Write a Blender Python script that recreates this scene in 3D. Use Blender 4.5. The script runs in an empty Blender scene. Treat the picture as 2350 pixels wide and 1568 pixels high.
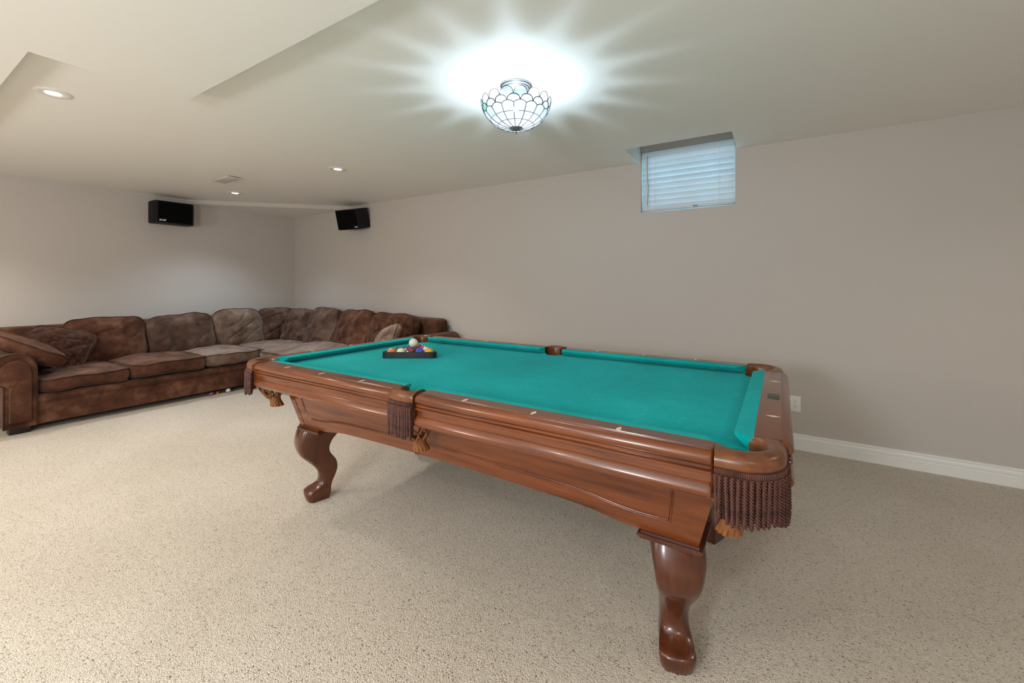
import bpy, bmesh, math, random
from mathutils import Vector, Matrix, Euler, noise
PI = math.pi
random.seed(7)
S = bpy.context.scene
COL = S.collection

# ------------------------------------------------------------------ camera, world, exposure
CAM_H = 1.2415
YAW = 0.5627
F_PX = 976.04
cam_d = bpy.data.cameras.new('camera')
cam_d.sensor_width = 36.0
cam_d.sensor_fit = 'HORIZONTAL'
cam_d.lens = F_PX / 2350 * 36.0
cam_d.shift_y = -(784 - 649.47) / 2350
cam_d.shift_x = 0.0
cam_d.clip_start = 0.02
cam = bpy.data.objects.new('camera', cam_d)
cam.location = (0, 0, CAM_H)
cam.rotation_euler = (PI / 2, 0, YAW)
COL.objects.link(cam)
S.camera = cam

S.view_settings.view_transform = 'Standard'
S.view_settings.look = 'None'
S.view_settings.gamma = 1.0
S.view_settings.exposure = 0.0
S.view_settings.use_curve_mapping = False

world = bpy.data.worlds.new('world')
S.world = world
world.use_nodes = True
bg = world.node_tree.nodes['Background']
bg.inputs[0].default_value = (0.40, 0.78, 0.97, 1)       # overcast daylight behind the basement window
bg.inputs[1].default_value = 4.6

LAMP_STRENGTH = 2450.0      # emission of the bulbs in the glass bowl lamp
DOWN_W = 56.0              # ceiling downlights
FILL_W = 50.0              # added ceiling fill spots, out of frame
POINT_FILL_W = 105.0             # added point fills, unseen behind the camera
WARM = (1.0, 0.945, 0.875)
NEUT = (1.0, 0.97, 0.93)
COOL = (0.66, 0.84, 1.0)

# room limits (metres)
XL, XR, YB, YF, ZC = -6.4385, 2.9, 3.8216, -2.4, 2.3095

# ------------------------------------------------------------------ helpers
def lin(c):
    return tuple(((x / 255) / 12.92 if x / 255 <= .04045 else ((x / 255 + .055) / 1.055) ** 2.4) for x in c)

def C4(c):
    return (*lin(c), 1.0)

def mat(name, color, rough=.5, metal=0., spec=.5, sheen=0., coat=0., **k):
    m = bpy.data.materials.new(name)
    m.use_nodes = True
    b = m.node_tree.nodes['Principled BSDF']
    b.inputs['Base Color'].default_value = C4(color)
    b.inputs['Roughness'].default_value = rough
    b.inputs['Metallic'].default_value = metal
    b.inputs['Specular IOR Level'].default_value = spec
    b.inputs['Sheen Weight'].default_value = sheen
    b.inputs['Coat Weight'].default_value = coat
    return m

def nodes(m):
    nt = m.node_tree
    return nt, nt.nodes, nt.links, nt.nodes['Principled BSDF']

def tex_noise(nt, scale, detail=3, rough=.5, vec=None):
    n = nt.nodes.new('ShaderNodeTexNoise')
    n.inputs['Scale'].default_value = scale
    n.inputs['Detail'].default_value = detail
    n.inputs['Roughness'].default_value = rough
    if vec is not None:
        nt.links.new(vec, n.inputs['Vector'])
    return n

def mapping(nt, scale, coord='Object'):
    t = nt.nodes.new('ShaderNodeTexCoord')
    mp = nt.nodes.new('ShaderNodeMapping')
    mp.inputs['Scale'].default_value = scale
    nt.links.new(t.outputs[coord], mp.inputs['Vector'])
    return mp.outputs['Vector']

def ramp(nt, fac, stops):
    r = nt.nodes.new('ShaderNodeValToRGB')
    e = r.color_ramp.elements
    while len(e) < len(stops):
        e.new(.5)
    for i, (p, c) in enumerate(stops):
        e[i].position = p
        e[i].color = C4(c) if len(c) == 3 else c
    nt.links.new(fac, r.inputs['Fac'])
    return r.outputs['Color']

def bump(nt, height, strength, dist, bsdf):
    b = nt.nodes.new('ShaderNodeBump')
    b.inputs['Strength'].default_value = strength
    b.inputs['Distance'].default_value = dist
    nt.links.new(height, b.inputs['Height'])
    nt.links.new(b.outputs['Normal'], bsdf.inputs['Normal'])

def link_obj(name, me, m=None, parent=None, smooth=None):
    o = bpy.data.objects.new(name, me)
    COL.objects.link(o)
    if m is not None and not me.materials:
        for x in (m if isinstance(m, (list, tuple)) else [m]):
            me.materials.append(x)
    if parent is not None:
        o.parent = parent
    if smooth is not None and smooth > 0:
        me.polygons.foreach_set('use_smooth', [True] * len(me.polygons))
        if smooth < 180:
            try:
                me.set_sharp_from_angle(angle=math.radians(smooth))
            except Exception:
                pass
    return o

def obj(name, bm, m=None, parent=None, smooth=None, recalc=True):
    if recalc:
        bmesh.ops.recalc_face_normals(bm, faces=bm.faces[:])
    me = bpy.data.meshes.new(name)
    bm.to_mesh(me)
    bm.free()
    return link_obj(name, me, m, parent, smooth)

def tag(o, label=None, cat=None, group=None, kind=None):
    if label: o['label'] = label
    if cat: o['category'] = cat
    if group: o['group'] = group
    if kind: o['kind'] = kind
    return o

def empty(name, loc, label, cat, group=None, rz=0):
    o = bpy.data.objects.new(name, None)
    o.empty_display_size = .1
    o.location = loc
    o.rotation_euler = (0, 0, rz)
    COL.objects.link(o)
    return tag(o, label, cat, group)

def box(bm, x0, x1, y0, y1, z0, z1):
    v = [bm.verts.new(p) for p in ((x0, y0, z0), (x1, y0, z0), (x1, y1, z0), (x0, y1, z0),
                                   (x0, y0, z1), (x1, y0, z1), (x1, y1, z1), (x0, y1, z1))]
    return [bm.faces.new([v[i] for i in q]) for q in
            ((0, 3, 2, 1), (4, 5, 6, 7), (0, 1, 5, 4), (1, 2, 6, 5), (2, 3, 7, 6), (3, 0, 4, 7))]

def boxo(name, dims, m, parent=None, bevel=0., seg=2, smooth=None):
    bm = bmesh.new()
    box(bm, *dims)
    if bevel:
        bmesh.ops.bevel(bm, geom=bm.edges[:], offset=bevel, segments=seg, affect='EDGES', profile=.6)
    return obj(name, bm, m, parent, smooth if smooth is not None else (40 if bevel else None))

def loft(bm, rings, closed=True, cap=True):
    """rings: list of lists of points with the same count."""
    vs = [[bm.verts.new(p) for p in r] for r in rings]
    n = len(vs[0])
    for a, b in zip(vs[:-1], vs[1:]):
        for i in range(n if closed else n - 1):
            j = (i + 1) % n
            bm.faces.new((a[i], a[j], b[j], b[i]))
    if cap and closed:
        bm.faces.new(vs[0][::-1])
        bm.faces.new(vs[-1])
    return vs

def tube(bm, pts, r, n=6, closed=False, cap=True):
    pts = [Vector(p) for p in pts]
    N = len(pts)
    rings = []
    prev = None
    for i, p in enumerate(pts):
        a = pts[(i - 1) % N] if (closed or i > 0) else p
        b = pts[(i + 1) % N] if (closed or i < N - 1) else p
        t = (b - a)
        if t.length < 1e-9: t = Vector((0, 0, 1))
        t.normalize()
        if prev is None:
            up = Vector((0, 0, 1)) if abs(t.z) < .9 else Vector((1, 0, 0))
            nrm = t.cross(up).normalized()
        else:
            nrm = (prev - t * prev.dot(t))
            if nrm.length < 1e-6: nrm = t.orthogonal()
            nrm.normalize()
        prev = nrm
        bi = t.cross(nrm)
        rr = r[i] if isinstance(r, (list, tuple)) else r
        rings.append([p + nrm * (rr * math.cos(2 * PI * k / n)) + bi * (rr * math.sin(2 * PI * k / n)) for k in range(n)])
    vs = [[bm.verts.new(p) for p in q] for q in rings]
    M = N if closed else N - 1
    for i in range(M):
        A, B = vs[i], vs[(i + 1) % N]
        for k in range(n):
            j = (k + 1) % n
            bm.faces.new((A[k], A[j], B[j], B[k]))
    if not closed and cap:
        bm.faces.new(vs[0][::-1])
        bm.faces.new(vs[-1])

def lathe(bm, prof, n=32, c=(0, 0), cap=False):
    rings = [[(c[0] + r * math.cos(2 * PI * k / n), c[1] + r * math.sin(2 * PI * k / n), z) for k in range(n)] for r, z in prof]
    return loft(bm, rings, True, cap)

def prism(bm, poly, axis, a, b):
    """extrude a 2-D polygon along an axis ('x','y','z') from a to b."""
    f = {'x': lambda p, t: (t, p[0], p[1]), 'y': lambda p, t: (p[0], t, p[1]), 'z': lambda p, t: (p[0], p[1], t)}[axis]
    return loft(bm, [[f(p, a) for p in poly], [f(p, b) for p in poly]], True, True)

def text_mesh(s, size, shear=0., depth=.0006, bold=0.):
    cu = bpy.data.curves.new('lettering', 'FONT')
    cu.body = s
    cu.size = size
    cu.shear = shear
    cu.extrude = depth
    cu.offset = bold
    cu.align_x = 'CENTER'
    cu.align_y = 'CENTER'
    o = bpy.data.objects.new('lettering', cu)
    COL.objects.link(o)
    dg = bpy.context.evaluated_depsgraph_get()
    me = bpy.data.meshes.new_from_object(o.evaluated_get(dg))
    bpy.data.objects.remove(o)
    bpy.data.curves.remove(cu)
    return me

# ------------------------------------------------------------------ materials
def paint(name, col, rough=.6):
    m = mat(name, col, rough, spec=.3)
    nt, N, L, b = nodes(m)
    n = tex_noise(nt, 260, 2, .5, mapping(nt, (1, 1, 1)))
    bump(nt, n.outputs['Fac'], .06, .002, b)
    return m
M_wall = paint('wall_paint', (196, 189, 182))
M_ceil = paint('ceiling_paint', (240, 239, 233), .7)
M_white = mat('white_trim', (235, 234, 230), .35)
M_plastic = mat('white_plastic', (236, 236, 232), .3)
M_slot = mat('socket_slot', (20, 20, 20), .6)

def carpet():
    m = mat('berber_carpet', (205, 190, 170), .95, spec=.1, sheen=.15)
    nt, N, L, b = nodes(m)
    v = mapping(nt, (1, 1, 1))
    vo = N.new('ShaderNodeTexVoronoi')
    vo.inputs['Scale'].default_value = 250
    L.new(v, vo.inputs['Vector'])
    sep = N.new('ShaderNodeSeparateColor')
    L.new(vo.outputs['Color'], sep.inputs['Color'])
    flecks = ramp(nt, sep.outputs['Red'], [(0, (118, 103, 90)), (.03, (146, 132, 118)), (.06, (196, 184, 170)), (.5, (212, 200, 184)), (1, (224, 213, 198))])
    n = tex_noise(nt, 1.1, 3, .5, v)
    shade = ramp(nt, n.outputs['Fac'], [(.3, (240, 238, 234)), (.7, (255, 255, 255))])
    mx = N.new('ShaderNodeMix'); mx.data_type = 'RGBA'; mx.blend_type = 'MULTIPLY'
    mx.inputs['Factor'].default_value = 1
    L.new(flecks, mx.inputs['A']); L.new(shade, mx.inputs['B'])
    L.new(mx.outputs['Result'], b.inputs['Base Color'])
    inv = N.new('ShaderNodeMath'); inv.operation = 'SUBTRACT'; inv.inputs[0].default_value = 1
    L.new(vo.outputs['Distance'], inv.inputs[1])
    bump(nt, inv.outputs[0], .7, .005, b)
    return m
M_carpet = carpet()

def wood(name, axis, dark=(66, 29, 10), mid=(104, 51, 20), light=(138, 74, 32), rough=.27, coat=.4):
    m = mat(name, mid, rough, spec=.5, coat=coat)
    nt, N, L, b = nodes(m)
    b.inputs['Coat Roughness'].default_value = .12
    sc = {'x': (1.2, 16, 16), 'y': (16, 1.2, 16), 'z': (14, 14, 1.5)}[axis]
    v = mapping(nt, sc)
    n = tex_noise(nt, 2.2, 6, .62, v)
    c = ramp(nt, n.outputs['Fac'], [(.22, dark), (.45, mid), (.8, light)])
    L.new(c, b.inputs['Base Color'])
    return m
M_woodx = wood('stained_wood_lengthwise', 'x')
M_woody = wood('stained_wood_crosswise', 'y')
M_woodz = wood('stained_wood_leg', 'z', (56, 26, 11), (78, 37, 17), (98, 50, 24))
M_inlay = mat('pearl_inlay', (238, 226, 205), .25)
M_plaque = mat('dark_plaque', (58, 50, 44), .3, metal=.4)
M_plaque2 = mat('plaque_print', (110, 100, 90), .3, metal=.4)

def felt():
    m = mat('green_felt', (0, 140, 132), .95, spec=.05, sheen=.04)
    nt, N, L, b = nodes(m)
    v = mapping(nt, (1, 1, 1))
    n1 = tex_noise(nt, 2.2, 5, .6, v)
    c1 = ramp(nt, n1.outputs['Fac'], [(.3, (0, 156, 156)), (.55, (2, 170, 169)), (.75, (28, 180, 178))])
    v2 = mapping(nt, (20, 48, 20))
    n2 = tex_noise(nt, 1.6, 3, .6, v2)
    spots = ramp(nt, n2.outputs['Fac'], [(.60, (0, 0, 0)), (.71, (170, 170, 170))])
    mx = N.new('ShaderNodeMix'); mx.data_type = 'RGBA'
    L.new(spots, mx.inputs['Factor']); L.new(c1, mx.inputs['A'])
    mx.inputs['B'].default_value = C4((110, 190, 186))
    L.new(mx.outputs['Result'], b.inputs['Base Color'])
    n3 = tex_noise(nt, 900, 2, .5, v)
    bump(nt, n3.outputs['Fac'], .15, .001, b)
    return m
M_felt = felt()

def leather(name, a, bcol, rough=.35):
    m = mat(name, a, rough)
    nt, N, L, b = nodes(m)
    n = tex_noise(nt, 30, 4, .6, mapping(nt, (1, 1, 1)))
    L.new(ramp(nt, n.outputs['Fac'], [(.3, a), (.7, bcol)]), b.inputs['Base Color'])
    n2 = tex_noise(nt, 300, 2, .5, mapping(nt, (1, 1, 1)))
    bump(nt, n2.outputs['Fac'], .15, .001, b)
    return m
M_leather = leather('brown_leather', (92, 52, 30), (126, 78, 46), .3)
M_net = leather('tan_leather', (116, 68, 32), (146, 92, 48), .45)
M_cord = leather('fringe_yarn', (54, 26, 19), (92, 50, 38), .6)
M_dark = mat('pocket_inside', (30, 20, 14), .8)

def chenille(name, a, bcol, c, scale=5., sheen=.45, tint=(190, 170, 160), fur=0.):
    m = mat(name, bcol, .85, spec=.15, sheen=sheen)
    nt, N, L, b = nodes(m)
    b.inputs['Sheen Tint'].default_value = C4(tint)
    b.inputs['Sheen Roughness'].default_value = .35
    v = mapping(nt, (1, 1, 1))
    n = tex_noise(nt, scale, 5, .62, v)
    col = ramp(nt, n.outputs['Fac'], [(.32, a), (.52, bcol), (.72, c)])
    # nap rubbed lighter in streaks, over the broad mottling
    n4 = tex_noise(nt, 9, 6, .7, mapping(nt, (1, 1, 2.2)))
    streak = ramp(nt, n4.outputs['Fac'], [(.36, (226, 222, 218)), (.52, (244, 243, 242)), (.66, (255, 255, 255))])
    mx = N.new('ShaderNodeMix'); mx.data_type = 'RGBA'; mx.blend_type = 'MULTIPLY'; mx.inputs['Factor'].default_value = 1
    L.new(col, mx.inputs['A']); L.new(streak, mx.inputs['B'])
    L.new(mx.outputs['Result'], b.inputs['Base Color'])
    n2 = tex_noise(nt, 240 if not fur else 90, 4, .7, v)
    bump(nt, n2.outputs['Fac'], .6 + fur, .005, b)
    return m
M_sofa = chenille('brown_chenille', (62, 36, 25), (90, 57, 42), (128, 90, 70))
M_sofa_pale = chenille('pale_lit_chenille', (88, 66, 53), (124, 101, 86), (160, 138, 121), sheen=.8, tint=(215, 205, 205))  # corner lamp's sheen painted into the brown; also the paler loose pillow
M_pipe = chenille('brown_piping', (52, 30, 21), (72, 45, 33), (90, 60, 46))
M_pipe_pale = chenille('pale_lit_piping', (70, 50, 38), (94, 72, 58), (116, 94, 78))  # piping copy with the same lamp sheen in its colour
M_sofa_mid = chenille('part_lit_chenille', (66, 46, 37), (94, 71, 59), (128, 104, 90), sheen=.6)  # in-between copy: part of that corner sheen put into the colour
M_fur = chenille('shaggy_brown', (36, 20, 14), (68, 41, 30), (104, 68, 50), scale=26, fur=.5)
M_pattern = chenille('patterned_chenille', (50, 30, 20), (84, 52, 34), (112, 76, 52), scale=16)
M_foot = mat('black_foot', (32, 24, 20), .4)
M_black = mat('black_speaker', (14, 13, 14), .6, spec=.3)
M_grille = mat('speaker_cloth', (8, 8, 9), .95, spec=.1)
M_logo = mat('silver_lettering', (225, 225, 225), .3)

def emis(name, col, s):
    m = bpy.data.materials.new(name)
    m.use_nodes = True
    nt = m.node_tree
    nt.nodes.clear()
    e = nt.nodes.new('ShaderNodeEmission')
    e.inputs[0].default_value = (*col, 1)
    e.inputs[1].default_value = s
    o = nt.nodes.new('ShaderNodeOutputMaterial')
    nt.links.new(e.outputs[0], o.inputs[0])
    return m
M_lens = emis('lit_lens', (1, .96, .92), 14)
M_bulb = emis('lit_bulb', COOL, LAMP_STRENGTH)

def glass_pane(name, tint, transp, clear):
    m = bpy.data.materials.new(name)
    m.use_nodes = True
    nt = m.node_tree
    nt.nodes.clear()
    tl = nt.nodes.new('ShaderNodeBsdfTranslucent'); tl.inputs[0].default_value = (*tint, 1)
    tr = nt.nodes.new('ShaderNodeBsdfTransparent'); tr.inputs[0].default_value = (*clear, 1)
    gl = nt.nodes.new('ShaderNodeBsdfGlossy'); gl.inputs['Roughness'].default_value = .15
    m1 = nt.nodes.new('ShaderNodeMixShader'); m1.inputs[0].default_value = transp
    m2 = nt.nodes.new('ShaderNodeMixShader'); m2.inputs[0].default_value = .05
    o = nt.nodes.new('ShaderNodeOutputMaterial')
    nt.links.new(tl.outputs[0], m1.inputs[1]); nt.links.new(tr.outputs[0], m1.inputs[2])
    nt.links.new(m1.outputs[0], m2.inputs[1]); nt.links.new(gl.outputs[0], m2.inputs[2])
    nt.links.new(m2.outputs[0], o.inputs[0])
    return m
M_pane = glass_pane('opal_glass', (.14, .143, .146), .6, (.32, .335, .35))
M_paneg = glass_pane('green_opal_glass', (.04, .08, .07), .5, (.25, .45, .4))
M_came = mat('lead_came', (42, 44, 48), .4, metal=.6)
M_metal = mat('brushed_metal', (150, 152, 154), .3, metal=.9)

def slat_mat():
    m = mat('blind_slat', (235, 238, 240), .4)
    nt, N, L, b = nodes(m)
    out = N['Material Output']
    t = N.new('ShaderNodeBsdfTranslucent'); t.inputs[0].default_value = (.58, .78, .85, 1)
    mx = N.new('ShaderNodeMixShader'); mx.inputs[0].default_value = .25
    L.new(b.outputs[0], mx.inputs[1]); L.new(t.outputs[0], mx.inputs[2]); L.new(mx.outputs[0], out.inputs[0])
    return m
M_slat = slat_mat()
def win_glass():
    m = bpy.data.materials.new('window_glass'); m.use_nodes = True
    nt = m.node_tree; nt.nodes.clear()
    tr = nt.nodes.new('ShaderNodeBsdfTransparent'); tr.inputs[0].default_value = (.93, .97, 1, 1)
    gl = nt.nodes.new('ShaderNodeBsdfGlossy'); gl.inputs['Roughness'].default_value = .02
    mx = nt.nodes.new('ShaderNodeMixShader'); mx.inputs[0].default_value = .06
    o = nt.nodes.new('ShaderNodeOutputMaterial')
    nt.links.new(tr.outputs[0], mx.inputs[1]); nt.links.new(gl.outputs[0], mx.inputs[2]); nt.links.new(mx.outputs[0], o.inputs[0])
    return m
M_glass = win_glass()

# ------------------------------------------------------------------ room shell
def struct(name, bm, m, label=None):
    o = obj(name, bm, m)
    tag(o, label, None, None, 'structure')
    return o

bm = bmesh.new(); box(bm, XL - .2, XR + .2, YF - .2, YB + .2, -.1, 0)
struct('floor', bm, M_carpet, 'beige flecked berber carpet')

WX0, WX1, WZ0, WZ1 = -1.050, -.304, 1.867, 2.402          # window opening
RX0, RX1, RY0 = -1.056, -.290, 3.36                       # cut-out of the ceiling in front of it
bm = bmesh.new()
box(bm, XL - .2, WX0, YB, YB + .2, 0, 2.66)
box(bm, WX1, XR + .2, YB, YB + .2, 0, 2.66)
box(bm, WX0, WX1, YB, YB + .2, 0, WZ0)
box(bm, WX0, WX1, YB, YB + .2, WZ1, 2.66)
struct('wall_back', bm, M_wall, 'taupe wall with the small window')
bm = bmesh.new(); box(bm, XL - .2, XL, YF - .2, YB, 0, 2.6)
struct('wall_left', bm, M_wall, 'taupe wall behind the long side of the sofa')
bm = bmesh.new(); box(bm, XR, XR + .2, YF - .2, YB, 0, 2.6)
struct('wall_right', bm, M_wall)
bm = bmesh.new(); box(bm, XL, XR, YF - .2, YF, 0, 2.6)
struct('wall_front', bm, M_wall)
bm = bmesh.new()
box(bm, XL - .2, XR + .2, YF - .2, RY0, ZC, ZC + .4)
box(bm, XL - .2, RX0, RY0, YB, ZC, ZC + .4)
box(bm, RX1, XR + .2, RY0, YB, ZC, ZC + .4)
box(bm, RX0, RX1, RY0, YB, ZC + .33, ZC + .4)
struct('ceiling', bm, M_ceil, 'off-white drywall ceiling')

# dropped bulkhead (L shape) and the little triangular soffit in the corner
ZB = 2.255
k = (ZB - CAM_H) / (ZC - CAM_H)
by1, bx1, by2 = 1.091 * k, -2.936 * k, .469 * k
bm = bmesh.new()
prism(bm, [(XR, YF), (XR, by1), (bx1, by1), (bx1, by2), (XL, by2), (XL, YF)], 'z', ZB, ZC)
struct('trim_1', bm, M_ceil, 'dropped drywall bulkhead of the ceiling')
bm = bmesh.new()
prism(bm, [(XL, 2.385), (-5.075, YB), (XL, YB)], 'z', 2.258, ZC)
o = struct('trim_2', bm, [M_wall, M_ceil], 'triangular soffit in the ceiling corner')
for p in o.data.polygons:
    if abs(p.normal.z) > .9: p.material_index = 1

def baseboard(name, x0, x1):
    prof = [(0, 0), (-.017, 0), (-.017, .062), (-.0145, .066), (-.0145, .069), (-.016, .073), (-.0155, .088), (-.010, .097),
            (-.010, .102), (-.0125, .106), (-.011, .113), (0, .116)]
    bm = bmesh.new()
    prism(bm, [(YB + q, z) for q, z in prof], 'x', x0, x1)
    struct(name, bm, M_white, 'white moulded baseboard')
baseboard('baseboard_back', XL, XR)
bm = bmesh.new()
prism(bm, [(XL, 0), (XL + .016, 0), (XL + .016, .09), (XL + .01, .11), (XL, .116)], 'y', YF, YB - .02)
struct('baseboard_left', bm, M_white)

# window with frame, pane, and the blind
bm = bmesh.new()
fy0, fy1, ft = YB + .11, YB + .17, .035
box(bm, WX0, WX1, fy0, fy1, WZ0, WZ0 + ft); box(bm, WX0, WX1, fy0, fy1, WZ1 - ft, WZ1)
box(bm, WX0, WX0 + ft, fy0, fy1, WZ0 + ft, WZ1 - ft); box(bm, WX1 - ft, WX1, fy0, fy1, WZ0 + ft, WZ1 - ft)
cx = (WX0 + WX1) / 2
box(bm, cx - .018, cx + .018, fy0, fy1, WZ0 + ft, WZ1 - ft)
win = struct('window_1', bm, M_white, 'small basement window high in the wall')
for a, b in ((WX0 + ft, cx - .018), (cx + .018, WX1 - ft)):
    bm = bmesh.new(); box(bm, a, b, YB + .138, YB + .142, WZ0 + ft, WZ1 - ft)
    obj('pane', bm, M_glass, win)

bl = empty('window_blind', ((WX0 + WX1) / 2, YB + .035, WZ0), 'white horizontal slat blind glowing blue in the small basement window', 'blind')
bxh = (WX1 - WX0) / 2 - .006
o = boxo('head_rail', (-bxh, bxh, -.028, .03, .488, .533), M_slat, bl, .003)
NS = 10
for i in range(NS):
    z = .035 + (.47 - .035) * i / (NS - 1)
    ang = -math.radians(76 if i not in (5, 6, 7) else 63) + math.radians(random.uniform(-3, 3))
    bm = bmesh.new()
    nseg = 6
    rings = []
    for x in (-bxh, -bxh * .33, bxh * .33, bxh):
        top, bot = [], []
        for s in range(nseg + 1):
            q = -1 + 2 * s / nseg
            w = q * .025
            h = .0025 * (1 - q * q)
            for lst, dz in ((top, .0012), (bot, -.0012)):
                a, c = w, h + dz
                yy = a * math.cos(ang) - c * math.sin(ang)
                zz = a * math.sin(ang) + c * math.cos(ang)
                lst.append((x, yy, z + zz))
        rings.append(top + bot[::-1])
    loft(bm, rings)
    obj('slat', bm, M_slat, bl, 40)
boxo('bottom_rail', (-bxh, bxh, -.024, .006, .012, .030), M_slat, bl, .003)
for cxx in (-.255, .255):
    bm = bmesh.new()
    tube(bm, [(cxx, -.031, .49), (cxx, -.031, .012)], .0013, 5)
    obj('ladder_cord', bm, M_white, bl)
bm = bmesh.new()
tube(bm, [(-.318, -.034, .49), (-.317, -.036, .36), (-.309, -.036, .2), (-.316, -.036, .06)], .0022, 6)
obj('pull_cord', bm, mat('grey_cord', (120, 122, 128), .6), bl)
bm = bmesh.new(); tube(bm, [(-.328, -.036, .5), (-.328, -.038, .04)], .0035, 6)
obj('tilt_wand', bm, M_plastic, bl)
boxo('warning_label', (.055, .092, -.0262, -.0235, .018, .026), mat('red_label', (150, 70, 66), .6), bl)

# ------------------------------------------------------------------ outlet on the back wall
ot = empty('wall_outlet', (.094, YB, .339), 'white duplex wall outlet low on the taupe wall behind the pool table', 'outlet')
boxo('cover_plate', (-.0355, .0355, -.006, 0, -.0585, .0585), M_plastic, ot, .0025)
fc = boxo('receptacle', (-.0165, .0165, -.0085, -.004, -.033, .033), M_plastic, ot, .0015)
bm = bmesh.new()
for zc in (.017, -.017):
    box(bm, -.0075, -.0052, -.0092, -.008, zc + .001, zc + .0085)
    box(bm, .0052, .0072, -.0092, -.008, zc + .002, zc + .0085)
    box(bm, -.0025, .0025, -.0092, -.008, zc - .009, zc - .004)
obj('slots', bm, M_slot, fc)

# ------------------------------------------------------------------ ceiling fittings
def downlight_or_fill(x, y, z, label, power, col, seen=True, tilt=(0, 0), ang=120):
    if seen:
        e = empty('recessed_light', (x, y, z), label, 'light', 'recessed ceiling lights')
        bm = bmesh.new()
        lathe(bm, [(.078, 0), (.078, -.003), (.072, -.006), (.042, -.0055), (.034, -.0025), (.046, -.001)], 40)
        obj('trim_ring', bm, M_white, e, 40)
        bm = bmesh.new()
        lathe(bm, [(.0005, -.0045), (.022, -.004), (.034, -.003)], 32, cap=True)
        obj('lens', bm, M_lens, e, 60)
    d = bpy.data.lights.new('downlight_or_fill', 'SPOT')  # serves the room's downlights and the added fill spots
    d.energy = power; d.color = col; d.spot_size = math.radians(ang); d.spot_blend = .8; d.shadow_soft_size = .04
    lo = bpy.data.objects.new('downlight_or_fill', d)
    lo.location = (x, y, z - .05)
    lo.rotation_euler = (tilt[0], tilt[1], 0)
    COL.objects.link(lo)
downlight_or_fill(-3.455, .645, ZC, 'round recessed ceiling light beside the bulkhead, nearest the camera', DOWN_W, WARM)
downlight_or_fill(-3.508, 2.50, ZC, 'round recessed ceiling light between the bowl lamp and the far corner', DOWN_W, NEUT)
downlight_or_fill(-5.474, 2.517, ZC, 'round recessed ceiling light above the sofa, close to the flat vent', DOWN_W, COOL)
downlight_or_fill(-5.474, .40, ZB, '', DOWN_W, WARM, False)
for x, y in ((-4.2, -1.3), (-1.6, -1.0), (1.2, -.6)):
    downlight_or_fill(x, y, ZB, '', FILL_W, WARM, False, ang=150)  # spots without fittings, added as ambient fill
downlight_or_fill(1.6, 2.2, ZC, '', FILL_W * .4, WARM, False, ang=150)  # weaker unseen fill spot, added on the right
for x, y, z, f, c in ((-3.6, -1.6, 1.5, .6, WARM), (-.7, -1.7, 1.45, 1.4, (.88, .94, 1.0))):    # unseen point fills, added to lift the walls and ceiling
    d = bpy.data.lights.new('fill_point', 'POINT')
    d.energy = POINT_FILL_W * f; d.color = c; d.shadow_soft_size = .2
    lo = bpy.data.objects.new('fill_point', d); lo.location = (x, y, z); COL.objects.link(lo)

M_vent = mat('vent_enamel', (206, 200, 192), .5)
vt = empty('ceiling_vent', (-4.78, 2.115, ZC), 'flat white square vent cover on the ceiling near the sofa', 'vent')
boxo('cover', (-.165, .165, -.06, .065, -.022, -.012), M_vent, vt, .002)
boxo('neck', (-.13, .13, -.045, .05, -.013, 0), M_vent, vt)

# ------------------------------------------------------------------ bowl lamp
LX, LY = -1.212, 1.962
lamp = empty('flush_mount_lamp', (LX, LY, ZC), 'lit stained glass bowl ceiling lamp with scalloped rim over the pool table', 'lamp')
bm = bmesh.new()
lathe(bm, [(.001, -.0), (.085, 0), (.085, -.006), (.079, -.010), (.079, -.014), (.070, -.018), (.070, -.022), (.058, -.026), (.001, -.028)], 40)
obj('canopy', bm, M_metal, lamp, 30)
NSEC = 16
R_B, Z_BOT, H_B = .190, -.232, .150
PH = math.radians(84)
def bowl(th, t, off=0.):
    ph = PH * t
    r = (R_B + off) * (math.sin(ph) / math.sin(PH)) ** .85 if t > 0 else 0
    z = Z_BOT + H_B * (1 - math.cos(ph)) / (1 - math.cos(PH)) - off * math.cos(ph)
    return Vector((r * math.cos(th), r * math.sin(th), z))
def arch(x):          # 0 at the ends of a sector, 1 in the middle (x in sectors)
    f = x - math.floor(x)
    return math.sqrt(max(0, 1 - (2 * f - 1) ** 2))
def arch_low(x):
    f = x - math.floor(x)
    return 1 - (2 * f - 1) ** 2
bounds = [lambda x: .10, lambda x: .32, lambda x: .51,
          lambda x: .68 + .05 * arch_low(x),
          lambda x: .73 + .115 * arch(x + .5),
          lambda x: .845 + .155 * arch(x)]
rows = [(0, 1, 0), (1, 2, 0), (2, 3, 0), (3, 4, .5), (4, 5, 0)]
came = bmesh.new()
pane_obs = []
for ri, (lo_i, hi_i, shift) in enumerate(rows):
    for s in range(NSEC):
        bm = bmesh.new()
        nn, mm = 10, 3
        grid = []
        for a in range(nn + 1):
            x = s - shift + a / nn
            t0, t1 = bounds[lo_i](x), bounds[hi_i](x)
            if t1 < t0 + .001: t1 = t0 + .001
            th = 2 * PI * x / NSEC + .09
            grid.append([bm.verts.new(bowl(th, t0 + (t1 - t0) * b / mm)) for b in range(mm + 1)])
        for a in range(nn):
            for b in range(mm):
                bm.faces.new((grid[a][b], grid[a + 1][b], grid[a + 1][b + 1], grid[a][b + 1]))
        thc = 2 * PI * (s - shift + .5) / NSEC + .09
        green = ri >= 3 and (-2.95 < ((thc + PI) % (2 * PI)) - PI < -2.2)
        obj('glass_pane', bm, M_paneg if green else M_pane, lamp, 180, recalc=False)
def came_line(f, n, r=.0018):
    tube(came, [f(i / n) for i in range(n + 1)], r, 5)
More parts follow.
